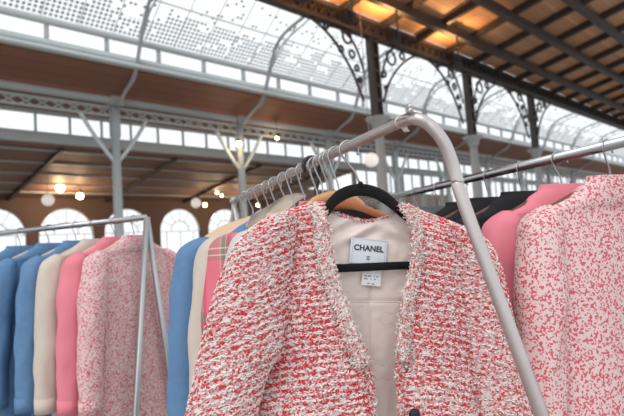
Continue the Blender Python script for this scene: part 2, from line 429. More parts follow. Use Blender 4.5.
# near row: dark column, lattice beam, scrolled brackets, warm board ceiling
TN = 10.4
zb0 = hz(360, 33, TN); zb1 = hz(360, 19, TN)
mb = MB(); NS0, NS1 = -6, 62
for z, w in ((zb0,.26),(zb1,.3)): mb.beam(H(NS0,TN,z), H(NS1,TN,z), w, .13)
s = NS0
while s < NS1:
    mb.beam(H(s,TN,zb0), H(s+.42,TN,zb1), .05, .06); mb.beam(H(s,TN,zb1), H(s+.42,TN,zb0), .05, .06)
    mb.beam(H(s,TN+.06,zb0), H(s,TN+.06,zb1), .08, .08, upv=hu); s += .42
mb.beam(H(NS0,TN+.12,(zb0+zb1)/2), H(NS1,TN+.12,(zb0+zb1)/2), .04, zb1-zb0)
struct(mb.build('trim_9', IRON_D, smooth=False))
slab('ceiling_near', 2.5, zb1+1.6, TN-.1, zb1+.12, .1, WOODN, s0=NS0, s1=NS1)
mb = MB(); s = 12.9-6.1*3+1
def nearz(t): return zb1+.12+(1.48)*(TN-.1-t)/(TN-.1-2.5)
while s < NS1: mb.beam(H(s,TN,zb1+.0), H(s,2.5,zb1+1.48), .16, .26); s += 2.03
for t in (9.2, 7.6, 6.0): mb.beam(H(NS0,t,nearz(t)-.3), H(NS1,t,nearz(t)-.3), .2, .3)
struct(mb.build('trim_10', IRON_D, smooth=False))

zcap = hz(374, 121, TN)
sN = hp(374, 70, TN).dot(hu)
SCROLL = [
 [((311,18),(323,28),(335,42),(345,58),(353,73),(359,88),(364,101)), ((330,26),(342,30),(353,42),(360,58),(365,76))],
 [((434,57),(420,55),(407,60),(396,71),(388,86),(384,101)), ((412,50),(400,46),(391,50),(385,62),(382,78))]]
RINGS = [[(347,37,.20),(341,49,.10),(352,54,.12),(357,68,.09),(360,80,.07),(326,26,.08)], [(391,58,.24),(384,74,.10),(402,56,.13),(413,52,.08),(386,88,.06)]]
def near_column(ds, label):
    s = sN+ds; sh = hu*ds
    o = thing('ornate_column', H(s,TN,0), label, 'column', 'ornate columns of the near row')
    ax = (hu, hn, V((0,0,1)))
    mb = MB()
    for a in (-.16, .16): mb.box(H(s+a,TN,(zb0+zcap)/2), .09, .22, zb0-zcap, ax)
    mb.box(H(s,TN,(zb0+zcap)/2), .24, .05, zb0-zcap, ax)
    z = zcap+.2
    while z < zb0:
        mb.box(H(s,TN-.1,z), .34, .03, .10, ax); z += .5
    mb.build('post', IRON_D, o, smooth=False)
    mb = MB(); mb.tube([H(s,TN,0),H(s,TN,.6),H(s,TN,.65),H(s,TN,zcap-.25)], [.24,.24,.16,.15], 16); mb.build('shaft', IRON, o)
    mb = MB(); mb.tube([H(s,TN,zcap-.3),H(s,TN,zcap-.2),H(s,TN,zcap-.05),H(s,TN,zcap+.06),H(s,TN,zcap+.12)], [.16,.22,.24,.40,.42], 16); mb.build('capital', IRON, o)
    for cs, rg in zip(SCROLL, RINGS):
        q = MB()
        for c_ in cs: q.tube(smooth_path([hp(x,y,TN)+sh for x, y in c_], 6), .045 if len(c_) > 5 else .04, 8)
        for x, y, r in rg:
            p = hp(x,y,TN)+sh
            q.tube([p+hu*(r*math.cos(2*math.pi*i/16))+V((0,0,r*math.sin(2*math.pi*i/16))) for i in range(17)], .045, 6)
        q.build('scroll_bracket', IRON_D, o)
    return o
near_column(0, 'dark ornate iron column with scrolled brackets rising behind the clothes rail')
near_column(6.1, 'dark ornate iron column with scrolled brackets, right of the rail bend')
near_column(12.2, 'dark ornate iron column farthest right under the board ceiling')

# lamps -----------------------------------------------------------------
BULB = mat('warm_bulb', (1,.8,.5), .5, emit=(1,.72,.42), estr=14)
GLOBE = mat('paper_globe', (.85,.82,.8), .7, emit=(1,.9,.84), estr=.35)
def point(loc, power, col, r, parent=None, spot=None):
    l = bpy.data.lights.new('lamp_light', 'POINT'); l.energy = power; l.color = col; l.shadow_soft_size = r
    o = bpy.data.objects.new('lamp_light', l); C.objects.link(o)
    if parent: o.parent = parent; o.location = V(loc)-parent.location
    else: o.location = loc
def bulb(px, py, t, label, r=.1, topz=None, power=25):
    p = hp(px, py, t)
    o = thing('pendant_bulb', p, label, 'lamp', 'small pendant bulbs in the hall')
    a = MB(); a.sphere(p, r, 14, 9); a.build('bulb', BULB, o)
    b_ = MB(); b_.tube([p+V((0,0,r*.8)), p+V((0,0,r*1.9))], r*.45, 10); b_.build('socket', IRON_D, o)
    tz = topz if topz else p.z+1.2
    c_ = MB(); c_.tube([p+V((0,0,r*1.8)), V((p.x,p.y,tz))], .012, 5); c_.build('cord', IRON_D, o)
    point(p-V((0,0,r*2.2)), power, (1,.7,.4), r, o)
def roofE(p):   # height of the aisle boards above a point
    t = hn.dot(p); return (zK0-.45)+(ZW-zK0+.45)*(t-26.1)/9.9-.05
def bulbE(px, py, t, label, r, power=25): bulb(px, py, t, label, r, roofE(hp(px, py, t)), power)
bulb(239, 144, 19.4, 'bright warm bulb in front of the forked grey iron column', .13, zD1)
bulb(277, 138, 19.4, 'small warm bulb right of the forked column under the long beam', .07, zD1)
bulbE(195, 159, 28, 'small warm bulb hanging before brown boards, left of the forked column', .09)
bulbE(217, 192.5, 32, 'left one of two close pale bulbs above the far arched windows', .09)
bulbE(222, 195.5, 32, 'right one of two close pale bulbs above the far arched windows', .09)
bulbE(205, 205, 33, 'orange bulb just right of the white globe lantern over the arches', .14, 70)
bulbE(242, 202, 33, 'orange bulb glowing under the far end of the clothes rail', .14, 70)
bulbE(258, 205, 33, 'orange bulb behind the hanger hooks near the rail end', .12, 50)
bulbE(60, 188, 33, 'orange bulb at the left over the neighbouring clothes rack', .24, 160)
bulbE(80, 196, 33, 'orange bulb, right one of the pair over the left rack', .2, 110)
def globe(px, py, t, rpx, label, tz):
    p = hp(px, py, t); r = rpx/F_PX*(p-CAM).dot(fwd)
    o = thing('globe_lantern', p, label, 'lamp', 'round white lanterns')
    a = MB(); a.sphere(p, r, 24, 16); a.build('globe', GLOBE, o)
    b_ = MB(); b_.tube([p+V((0,0,r*.95)), p+V((0,0,r*1.12))], r*.2, 10); b_.build('cap', IRON, o)
    c_ = MB(); c_.tube([p+V((0,0,r*1.1)), V((p.x,p.y,tz))], .015, 5); c_.build('cord', IRON, o)
globe(196, 203, 30, 5.0, 'white globe lantern above the far arched windows', roofE(hp(196, 203, 30)))
globe(371.5, 160, 9.7, 7.2, 'white globe lantern right of the hanger hooks, before the dark column', zb1+.2)
globe(48, 200, 30, 6, 'white globe lantern at far left over the neighbouring rack', roofE(hp(48, 200, 30)))
# up-facing floodlights on the near beam
SPOTM = mat('flood_lens', (1,.8,.5), .4, emit=(1,.62,.3), estr=6)
for px, py, lab in ((348, 17, 'dark floodlight on the beam, left of the ornate column'), (394, 37, 'dark floodlight on the beam, right of the ornate column'),
                    (300, -6, 'dark floodlight at the top edge of the picture'), (455, 62, 'dark floodlight on the beam at far right')):
    p = hp(px, py, TN-1.1)
    o = thing('floodlight', p, lab, 'lamp', 'floodlights on the dark beam')
    b_ = MB(); b_.box(p, .42, .26, .30, (hu, hn, V((0,0,1)))); b_.build('housing', BLACKP, o, smooth=False)
    c_ = MB(); c_.box(p+V((0,0,.155)), .36, .2, .012, (hu, hn, V((0,0,1)))); c_.build('lens', SPOTM, o, smooth=False)
    d_ = MB(); d_.beam(p-hn*.16-V((0,0,.05)), V((p.x-hn.x*.16, p.y-hn.y*.16, nearz(TN-1.26)-.02)), .05, .05, upv=hu); d_.build('bracket', IRON_D, o, smooth=False)
    l = bpy.data.lights.new('flood_light', 'SPOT'); l.energy = 330; l.color = (1,.55,.22); l.spot_size = R(160); l.spot_blend = .8; l.shadow_soft_size = .1
    lo = bpy.data.objects.new('flood_light', l); C.objects.link(lo); lo.parent = o; lo.location = V((0,0,.18)); lo.rotation_euler = (math.pi, 0, 0)

# ------------------------------------------------------------------ clothes racks
ZR = 1.665                          # rail height
RD = V((-.387, .922, 0)).normalized(); RW = V((.922, .387, 0)).normalized()
RA = V((.135, .681, ZR))
def rail(k): return RA + RD*k
RR = .0080
LEGB = RA + RD*(-.23)
rack = thing('clothes_rack', (RA.x, RA.y, 0), 'silver tube clothes rack with a curved end carrying the tweed jacket', 'clothes rack')
mb = MB()
k_end = .95
bend = [rail(k_end), rail(.6), rail(.2), rail(.07), rail(.02)]
def dp(px, py, d): return CAM + ray(px, py)*d
near = [dp(414,118.2,.664), dp(430,125.5,.655), dp(443,141,.65), dp(450.5,158,.648), dp(457,180,.645), dp(468,215,.635)]
leg_dir = (near[-1]-near[-2]).normalized(); leg_dir = V((leg_dir.x*1.3, leg_dir.y, leg_dir.z)); leg_dir /= -leg_dir.z
near.append(near[-1]+leg_dir*.3)
foot = near[-1] + leg_dir*((near[-1].z-.03)/1.0)
pth = smooth_path(bend[2:]+near, 8)
mb.tube([rail(k_end), rail(.8), rail(.5)]+pth+[foot], [RR*.95]*3+[RR]*(len(pth)+1), 16)
mb.build('rail', RAIL, rack)
bm_ = MB()
fe = rail(k_end)
f1 = fe+RD*.25-RW*.28; f1.z = .03
f2 = fe+RD*.25+RW*.28; f2.z = .03
bm_.tube([fe+V((0,0,.004)), fe-V((0,0,.03))+RD*.01, f1], RR*.95, 12); bm_.build('leg', RAILG, rack)
bm_ = MB(); bm_.tube([fe-V((0,0,.02)), f2], RR*.95, 12); bm_.build('leg', RAILG, rack)
bm_ = MB(); bm_.sphere(fe, .013, 12, 8); bm_.build('rail_end_cap', RAILG, rack)
bm_ = MB(); bm_.tube([foot-RW*.28, foot+RW*.2], .014, 10); bm_.build('foot_bar', RAILG, rack)
bp_ = rail(-.008)+V((0,0,RR))
bm_ = MB(); bm_.tube([bp_-V((0,0,.002)), bp_+V((0,0,.004))], .0042, 10); bm_.sphere(bp_+V((0,0,.006)), .0045, 10, 8); bm_.build('bolt', RAIL, rack)
bm_ = MB()
tp = rail(.015)
bm_.tube([tp+RD*.004, tp-RD*.004], RR+.0006, 14, caps=False)
bm_.add([tp+V((.003,0,-RR))+RD*.006, tp+V((.003,0,-RR))-RD*.006, tp+V((.008,0,-RR-.007))-RD*.004, tp+V((.006,0,-RR-.006))+RD*.005], [(0,1,2,3)])
to = bm_.build('tape', TAPE, rack); sm = to.modifiers.new('s', 'SOLIDIFY'); sm.thickness = .0006

WR = .0018
def hook_pts(o, W, neck, side=1, Rr=None):
    """wire hook resting on top of the rail at o, in the plane of W and z, shank down to neck"""
    top = (Rr or (RR+WR)); Rh = max(.0155, top+.004) ; cz = top-Rh
    pts = []
    for i in range(15):
        a = R(-28 + 228*i/14)
        pts.append(o + W*(side*Rh*math.cos(a)) + V((0,0,cz+Rh*math.sin(a))))
    pts = [pts[0]+W*side*.0035-V((0,0,.0005))] + pts
    q = pts[-1]
    pts += [q.lerp(neck, .3)+W*side*.001, q.lerp(neck, .62)+W*side*.0035, q.lerp(neck, .85)+W*side*.001, neck]
    return smooth_path(pts, 2)

HJ = random.Random(11)
def hanger(o_pt, W, wood, label, hookm=CHROME, side=1, half=.205, drop=.066, arch=.0, parent=None, group='hangers on the main rail', name='wooden_hanger', rest=.055, Rr=None, bar=True):
    """hanger thing: hook, arms, bar, in the plane of W"""
    neck = o_pt+V((0,0,-drop))
    h = thing(name, neck, label, 'hanger', group)
    ja = HJ.uniform(-.45, .45); Wh = V((W.x*math.cos(ja)-W.y*math.sin(ja), W.x*math.sin(ja)+W.y*math.cos(ja), 0))
    a = MB(); a.tube(hook_pts(o_pt, Wh, neck, side, Rr), WR*.9, 7); a.build('hook', hookm, h)
    prof = [(-1,-rest),(-.75,-.038*rest/.055),(-.4,-.015),(-.12,-.002),(0,.0),(.12,-.002),(.4,-.015),(.75,-.038*rest/.055),(1,-rest)]
    pts = smooth_path([neck+W*(x*half)+V((0,0,z-.008)) for x, z in prof], 4)
    n = len(pts); rs = [.0105*(.55+.45*math.sin(math.pi*min(1, max(0,(i+2)/(n+4))))) for i in range(n)]
    b_ = MB(); b_.tube(pts, rs, 10, flat=.55, flat_ax=RD if abs(W.dot(RW)) > .8 else W.cross(V((0,0,1)))); b_.build('shoulder_bar', wood, h)
    if bar:
        c_ = MB(); c_.tube([neck+W*(-half*.86)+V((0,0,-rest*.9)), neck+W*(-half*.84)+V((0,0,-rest-.03)), neck+W*(half*.84)+V((0,0,-rest-.03)), neck+W*(half*.86)+V((0,0,-rest*.9))], .0035, 8)
        c_.build('trouser_bar', wood, h)
    return h

# ---- generic garment hung on a hanger, local axes W (across), D (through), z
def fold(x, z, sd, amp): return amp*noise.noise(V((x*14+sd*7.1, z*2.2+sd, sd*3.3)))
def garment(name, o_pt, W, Mbody, label, cat, group=None, half=.19, length=.72, depth=.035, neckw=.062, drop=.083, sleeve=.5, sslope=.055, Msleeve=None, Mcol=None, collar=None, sd=1, flare=.08, collar_w=.05):
    D = W.cross(V((0,0,1))).normalized()          # roughly towards -rail direction
    org = o_pt+V((0,0,-drop))
    g = thing(name, org, label, cat, group)
    def P(a, d, z): return org + W*a + D*d + V((0,0,z))
    # body: rings
    NU = 64; rows = [(neckw,.022,.012),(neckw+.006,.028,.0),(neckw+.03,.032,-.012),(half*.62,.036,-.03),(half*.85,.034,-sslope*.82),(half*.97,.03,-sslope),(half,.034,-sslope-.03),(half*.97,.045,-.13),(half*.93,.055,-.22),(half*.95,.06,-.35),(half*(1+flare*.5),.062,-.5),(half*(1+flare),.066,-length)]
    vr = []; K = 5; n = (len(rows)-1)*K+1
    rv = [V(r) for r in rows]
    mb = MB(); vs = []
    for i in range(n):
        a, b, z = cr(rv, i/K); b *= depth/.05
        for j in range(NU):
            t = 2*math.pi*j/NU; c, s_ = math.cos(t), math.sin(t)
            x = a*math.copysign(abs(c)**.8, c); y = b*math.copysign(abs(s_)**.9, s_)
            fz = min(1, max(0, -z/.3))
            vs.append(P(x + fold(c*.1+s_*.05, z, sd+9, .012)*fz, y + fold(x, z, sd, .6*depth)*fz*(1 if s_ > 0 else -1)*.5, z))
    fs = [(i*NU+j, i*NU+(j+1)%NU, (i+1)*NU+(j+1)%NU, (i+1)*NU+j) for i in range(n-1) for j in range(NU)]
    mb.add(vs, fs); bo = mb.build('body', Mbody, g)
    s_ = bo.modifiers.new('thickness', 'SOLIDIFY'); s_.thickness = .0018; s_.offset = -1
    # sleeves
    for sg in (-1, 1):
        if not sleeve: break
        mb = MB(); vs = []; NS = 28
        rw = [V((.86,.010,.006,-sslope*.72)),V((.90,.03,.026,-sslope*.98)),V((.955,.040,.036,-sslope-.02)),V((1.0,.043,.042,-sslope-.07)),V((1.05,.044,.044,-sslope-.15)),V((1.10,.041,.043,-sslope-.25)),V((1.14,.037,.040,-sslope-.35)),V((1.17,.034,.036,-sslope-sleeve))]
        nn = (len(rw)-1)*5+1
        for i in range(nn):
            cx, ra, rb, z = cr(rw, i/5)
            for j in range(NS):
                t = 2*math.pi*j/NS
                w_ = 1+.16*noise.noise(V((math.cos(t)*1.3+sd, math.sin(t)*1.3, z*13+sd*2)))
                vs.append(P(sg*(cx*half)+ra*w_*math.cos(t), rb*w_*math.sin(t), z))
        fs = [(i*NS+j, i*NS+(j+1)%NS, (i+1)*NS+(j+1)%NS, (i+1)*NS+j) for i in range(nn-1) for j in range(NS)]
        fs.append(tuple(range(NS))); mb.add(vs, fs)
        so = mb.build('sleeve', Msleeve or Mbody, g)
        s_ = so.modifiers.new('thickness', 'SOLIDIFY'); s_.thickness = .0018; s_.offset = -1
        cf = MB(); cx, ra, rb, z = rw[-1]
        cf.tube([P(sg*cx*half,0,z+.045), P(sg*cx*half,0,z-.002)], [ra*1.06, ra*1.06], 20, caps=False, mi=0)
        co = cf.build('cuff', Msleeve or Mbody, g); s_ = co.modifiers.new('thickness', 'SOLIDIFY'); s_.thickness = .003
    if collar:
        mb = MB(); vs = []; NC = 24; hgt = collar
        for i in range(7):
            f_ = i/6
            for j in range(NC+1):
                t = math.pi*(-.5+.06) + (2*math.pi-.12*math.pi)*j/NC      # open at front (+D)
                t = math.pi/2 + .12*math.pi + (2*math.pi-.24*math.pi)*j/NC
                out = (math.sin(f_*math.pi*.9))*0 + f_*.022
                zz = .01 + hgt*math.sin(min(1, f_*1.8)*math.pi/2) - (hgt*1.25+.0)*max(0, f_-.45)/.55
                vs.append(P((neckw*.9+out)*math.cos(t), (.03+out*.8)*math.sin(t), zz))
        fs = [(i*(NC+1)+j, i*(NC+1)+j+1, (i+1)*(NC+1)+j+1, (i+1)*(NC+1)+j) for i in range(6) for j in range(NC)]
        mb.add(vs, fs); co = mb.build('collar', Mcol or Mbody, g)
        s_ = co.modifiers.new('thickness', 'SOLIDIFY'); s_.thickness = .0025
    return g

BLUE = denim_mat('blue_chambray', (.115, .23, .41)); CREAM = mat('cream_cotton', (.60, .52, .45), .85, noise_amt=.06, bump=.2, bscale=700)
LINEN = mat('pale_grey_linen', (.62, .58, .56), .9, noise_amt=.07, bump=.25, bscale=800)
TRENCH = mat('beige_gabardine', (.70, .61, .51), .8, noise_amt=.05, bump=.15, bscale=900)
BLACKC = mat('black_wool', (.008,.008,.01), .9); NAVY = mat('navy_wool', (.02,.028,.06), .9)
PINKC = mat('pink_cotton', (.75,.22,.28), .85); GREYC = mat('charcoal_wool', (.10,.10,.11), .9, noise_amt=.1)
PLAID = plaid_mat(); WHITEC = mat('white_cotton', (.78,.76,.75), .85)
def tw_generic(name, a, b):
    M = mat(name, a, .95); nt = M.node_tree; N = nt.nodes
    v = N.new('ShaderNodeTexVoronoi'); v.inputs['Scale'].default_value = 330
    tc = N.new('ShaderNodeTexCoord'); nt.links.new(tc.outputs['Object'], v.inputs['Vector'])
    s_ = N.new('ShaderNodeSeparateColor'); nt.links.new(v.outputs['Color'], s_.inputs[0])
    c = N.new('ShaderNodeValToRGB'); c.color_ramp.interpolation = 'CONSTANT'; c.color_ramp.elements[0].color = (*b,1); c.color_ramp.elements[1].position = .35; c.color_ramp.elements[1].color = (*a,1)
    nt.links.new(s_.outputs[0], c.inputs[0]); nt.links.new(c.outputs[0], N['Principled BSDF'].inputs['Base Color']); return M
PTWEED = tw_generic('pink_boucle', (.74,.56,.55), (.6,.12,.15))

def Wy(deg): return V((math.cos(R(deg)), math.sin(R(deg)), 0))
G1 = 'garments on the main clothes rail'
# (k, yaw, hanger material, hanger label, garment spec)
specs = [
 (.222, 12.5, WOOD_O, 'orange-brown wooden hanger seen through the tweed jacket neck', dict(name='wool_coat', M=BLACKC, label='black garment right behind the tweed jacket, dark inside its neckline', cat='coat', half=.125, drop=.112, sleeve=0, depth=.010, hr=.05, hd=.082)),
 (.245, 14, WOOD_T, 'tan wooden hanger peeking out just above the black velvet hanger', dict(name='wool_jacket', M=GREYC, label='charcoal garment hidden behind the tweed jacket, second from it', cat='jacket', half=.115, drop=.104, sleeve=0, depth=.010, neckw=.075)),
 (.268, 16, WOOD_D, 'dark brown wooden hanger holding the pink garment', dict(name='cotton_shirt', M=PINKC, label='plain pink garment with its shoulder showing beside dark wooden hanger', cat='shirt', half=.122, drop=.090, sleeve=0, depth=.012, neckw=.055)),
 (.290, 17, WOOD_D, 'dark brown wooden hanger between the pink and the navy garment', dict(name='wool_jacket', M=NAVY, label='navy garment with its shoulder just above the tweed jacket', cat='jacket', half=.112, drop=.092, neckw=.05, sleeve=0, depth=.012)),
 (.315, 19, WOOD_P, 'pale wooden hanger holding the grey linen garment', dict(name='linen_jacket', M=LINEN, label='pale grey linen jacket between the tweed jacket and the plaid one', cat='jacket', half=.142, drop=.103, sleeve=.5, depth=.016, sslope=.024, hd=.084)),
 (.380, 20, WOOD_P, 'pale wooden hanger holding the plaid shirt', dict(name='plaid_shirt', M=PLAID, label='pink and red plaid shirt with grey checks on its sleeve', cat='shirt', half=.163, drop=.101, sleeve=.52, depth=.02, sslope=.029, hd=.084)),
 (.440, 21, WOOD_P, 'pale wooden hanger holding the cream shirt', dict(name='cream_shirt', M=CREAM, label='cream cotton shirt between the plaid shirt and the blue shirt', cat='shirt', half=.174, drop=.096, sleeve=.52, depth=.022, sslope=.033, hd=.082)),
 (.495, 21, WOOD_P, 'pale wooden hanger under the beige trench collar', dict(name='trench_coat', M=TRENCH, label='beige coat with its raised pointed collar above the other garments', cat='coat', half=.14, drop=.09, sleeve=0, depth=.025, sslope=.055)),
 (.560, 21, WOOD_P, 'pale wooden hanger holding the blue shirt', dict(name='blue_shirt', M=BLUE, label='mid blue chambray shirt farthest left on the main rail', cat='shirt', half=.198, drop=.088, sleeve=.52, depth=.03, sslope=.045, hd=.076)),
 (.62, 21, WOOD_P, 'wire-hooked hanger right behind the blue shirt', None),
 (.68, 21, WOOD_P, 'wire-hooked hanger, second behind the blue shirt', None),
 (.75, 22, WOOD_P, 'wire-hooked hanger, third from the far rail end', None),
 (.82, 20, WOOD_P, 'wire-hooked hanger, second from the far rail end', None),
 (.90, 23, WOOD_P, 'wire-hooked hanger nearest the far rail end', None),
]
for i, (k, yw, wm, hl, gs) in enumerate(specs):
    W = Wy(yw); p = rail(k)
    if gs:
        hd = gs.pop('hd', .066)
        hanger(p, W, wm, hl, half=gs['half']*.9+.005, drop=hd, rest=gs.pop('hr', gs.get('sslope', .055)+.022+(gs['drop']-hd-.01)*.8))
        kw = {a: b for a, b in gs.items() if a not in ('name','M','label','cat')}
        gt = garment(gs['name'], p, W, gs['M'], gs['label'], gs['cat'], sd=i+1, **kw)
        if gs['name'] == 'trench_coat':
            n_ = W.cross(V((0,0,1))); mb = MB()
            def tp_(px, py, d=0):
                r_ = ray(px, py); k_ = (n_.dot(p)+d-n_.dot(CAM))/n_.dot(r_); return CAM+r_*k_
            edge = [(246,228),(250,218),(262,209.5),(274,202),(286,195),(297,193),(305.5,193.5),(306,196.5),(300,200),(293,205),(286,211),(278,218),(268,226)]
            f_ = [tp_(x, y, .012+.006*math.sin(x*.2)) for x, y in edge]; bk = [q-n_*.004 for q in f_]; n = len(f_)
            mid = [tp_(x, y, .024) for x, y in ((262,219),(284,204),(298,197))]
            vs = f_+bk+mid
            fs = [(i_, (i_+1)%n, n+(i_+1)%n, n+i_) for i_ in range(n)] + [tuple(range(n, 2*n))[::-1]]
            own = [0,0,0,0,1,2,2,2,2,1,1,0,0]
            for i_ in range(n):
                a_i, b_i = own[i_], own[(i_+1)%n]
                fs.append((i_, (i_+1)%n, 2*n+a_i))
                if a_i != b_i: fs.append(((i_+1)%n, 2*n+b_i, 2*n+a_i))
            mb.add(vs, fs); mb.build('collar', TRENCH, gt)
    else:
        hanger(p, W, wm, hl, half=.14, rest=.06)

# black plastic hook loop round the rail (a black hanger)
p = rail(.335); bh = thing('black_hanger', p, 'black plastic hanger whose thick hook loops over the rail', 'hanger', 'hangers on the main rail')
mb = MB(); W = Wy(18)
mb.tube(hook_pts(p, W, p+V((.004,.002,-.075)), -1, RR+.0047), .0042, 10); mb.build('hook', BLACKP, bh)
mb = MB(); mb.tube(smooth_path([p+W*x*.10+V((0,0,-.09-abs(x)**1.5*.04)) for x in (-1,-.5,0,.5,1)], 5), .005, 8); mb.build('shoulder_bar', BLACKP, bh)

# ------------------------------------------------------------------ tweed jacket
JY = R(12); JN = V((math.sin(JY), -math.cos(JY), 0)); JW = V((math.cos(JY), math.sin(JY), 0))
K0 = .176; P0 = rail(K0)
def jp(px, py, d=0):
    r_ = ray(px, py); k = (JN.dot(P0)+d - JN.dot(CAM))/JN.dot(r_); return CAM + r_*k

jacket = thing('tweed_jacket', jp(365, 262, 0), 'red, pink and cream tweed jacket hanging open with a frayed trim', 'jacket')

def loft(rows, nu, nv, amp=0, seed=0, nscale=(9, 9)):
    """rows of control points (px, py, depth); returns grid of points"""
    K = len(rows[0]); Rw = [[jp(*c) for c in r] for r in rows]
    grid = []
    for j in range(nv+1):
        tv = (len(rows)-1)*j/nv
        ctrl = [cr([Rw[i][c] for i in range(len(rows))], tv) for c in range(K)]
        line = []
        for i in range(nu+1):
            p = cr(ctrl, (K-1)*i/nu)
            if amp: p = p + JN*(amp*noise.noise(V((p.dot(JW)*nscale[0]+seed, p.z*nscale[1], seed*1.7))))
            line.append(p)
        grid.append(line)
    return grid
def grid_uv(grid, rot=0, off=(0,0)):
    c, s_ = math.cos(rot), math.sin(rot); uv = []
    ref = grid[0][0]; nu = len(grid[0])
    vs = 0
    for j, line in enumerate(grid):
        if j: vs += (line[nu//2]-grid[j-1][nu//2]).length
        us = line[0].dot(JW)*1.0
        for i, p in enumerate(line):
            if i: us += (p-line[i-1]).length
            uv.append((c*us - s_*vs + off[0], s_*us + c*vs + off[1]))
    return uv
def slubs(mb, grid, uv, count, redp, rot, closed=False, flip=1, per=.0105, front_only=True):
    """short yarn slubs standing on the cloth: cream in rows, red between; material slots 1 cream, 2 red, 3 pink"""
    nv = len(grid)-1; nu = len(grid[0])-1
    # area-weighted cells
    cells = []; tot = 0
    for j in range(nv):
        for i in range(nu):
            a = grid[j][i]; b = grid[j][i+1]; c = grid[j+1][i]
            n = (b-a).cross(c-a); A = n.length
            if A < 1e-12: continue
            n = n/A
            if n.dot(JN) < 0: n = -n if not closed else n
            if closed:
                n = -n*flip if False else n
            cells.append((tot, j, i, n)); tot += A
    import bisect
    keys = [c[0] for c in cells]
    for _ in range(count):
        x = random.random()*tot; ix = bisect.bisect(keys, x)-1; _, j, i, n = cells[ix]
        if closed:
            cen = V((0,0,0))
            for q in grid[j]: cen += q
            cen /= len(grid[j])
            if n.dot(grid[j][i]-cen) < 0: n = -n
        if n.dot((CAM-grid[j][i]).normalized()) < -.35: continue
        fu, fv = random.random(), random.random()
        p = grid[j][i].lerp(grid[j][i+1], fu).lerp(grid[j+1][i].lerp(grid[j+1][i+1], fu), fv)
        u_, v_ = uv[j*(nu+1)+i]; u2, v2 = uv[j*(nu+1)+i+1]; u3, v3 = uv[(j+1)*(nu+1)+i]
        U = u_+(u2-u_)*fu+(u3-u_)*fv; Vv = v_+(v2-v_)*fu+(v3-v_)*fv
        wob = .0022*noise.noise(V((U*40, Vv*20, 3)))
        ph = ((Vv+wob)/per) % 1.0
        inrow = abs(ph-.5) < .24
        # tangent along U
        tu = (grid[j][i+1]-grid[j][i]); tv_ = (grid[j+1][i]-grid[j][i])
        if tu.length < 1e-7 or tv_.length < 1e-7: continue
        tu.normalize(); tv_ = (tv_-tu*tv_.dot(tu)).normalized()
        al = -rot
        clump = noise.noise(V((U*55, Vv*55, 8)))
        big = noise.noise(V((U*9, Vv*9, 2)))
        pr = redp*(1.12+.5*clump+.5*big)
        if inrow:
            if random.random() < pr*.26: mi = 2
            else: mi = 1
        else:
            r_ = random.random(); mi = 2 if r_ < pr else (3 if r_ < pr+.25 else 1)
            if mi == 1 and random.random() < .35: mi = 3
        if mi == 2: ln, rad = random.uniform(.0019,.0037), random.uniform(.0010,.0015); al += random.gauss(0, .9)
        elif mi == 1: ln, rad = random.uniform(.003,.008), random.uniform(.0007,.0012); al += random.gauss(0, .4)
        else: ln, rad = random.uniform(.003,.006), random.uniform(.0006,.001); al += random.gauss(0, .8)
        d = tu*math.cos(al)+tv_*math.sin(al); e = n.cross(d)
        h = random.uniform(.0003,.0012) + (.0006 if inrow and mi == 1 else 0)
        bow = random.uniform(-.3,.3)*ln
        mb.tube([p-d*ln/2+n*(h-.0008), p+n*(h+rad*.3)+e*bow, p+d*ln/2+n*(h-.0008)], [rad*.55, rad, rad*.55], 5, mi=mi)

def grid_mesh(grid, mb, mi=0, closed=False):
    nu = len(grid[0]); vs = [p for l in grid for p in l]
    mb.add(vs, [(j*nu+i, j*nu+i+1, (j+1)*nu+i+1, (j+1)*nu+i) for j in range(len(grid)-1) for i in range(nu-1)], mi)
TWM = lambda base: [base, YARN_W, YARN_R, YARN_P]
def shell(grid, mb, th=.0028):
    """front and back face of a panel with closed rim"""
    nv = len(grid); nu = len(grid[0])
    nrm = []
    for j in range(nv):
        for i in range(nu):
            a = grid[j][min(i+1,nu-1)]-grid[j][max(i-1,0)]; b = grid[min(j+1,nv-1)][i]-grid[max(j-1,0)][i]
            n = a.cross(b); n = n.normalized() if n.length > 1e-12 else JN
            if n.dot(JN) < 0 and abs(n.dot(JN)) > .05: n = -n
            nrm.append(n)
    vs = [p for l in grid for p in l]; N = len(vs)
    bk = [p-n*th for p, n in zip(vs, nrm)]
    f = [(j*nu+i, j*nu+i+1, (j+1)*nu+i+1, (j+1)*nu+i) for j in range(nv-1) for i in range(nu-1)]
    fb = [tuple(N+k for k in q[::-1]) for q in f]
    rim = []
    for j in range(nv-1):
        for i in (0, nu-1): rim.append((j*nu+i, (j+1)*nu+i, N+(j+1)*nu+i, N+j*nu+i))
    for i in range(nu-1):
        for j in (0, nv-1): rim.append((j*nu+i, j*nu+i+1, N+j*nu+i+1, N+j*nu+i))
    mb.add(vs+bk, f+fb+rim)

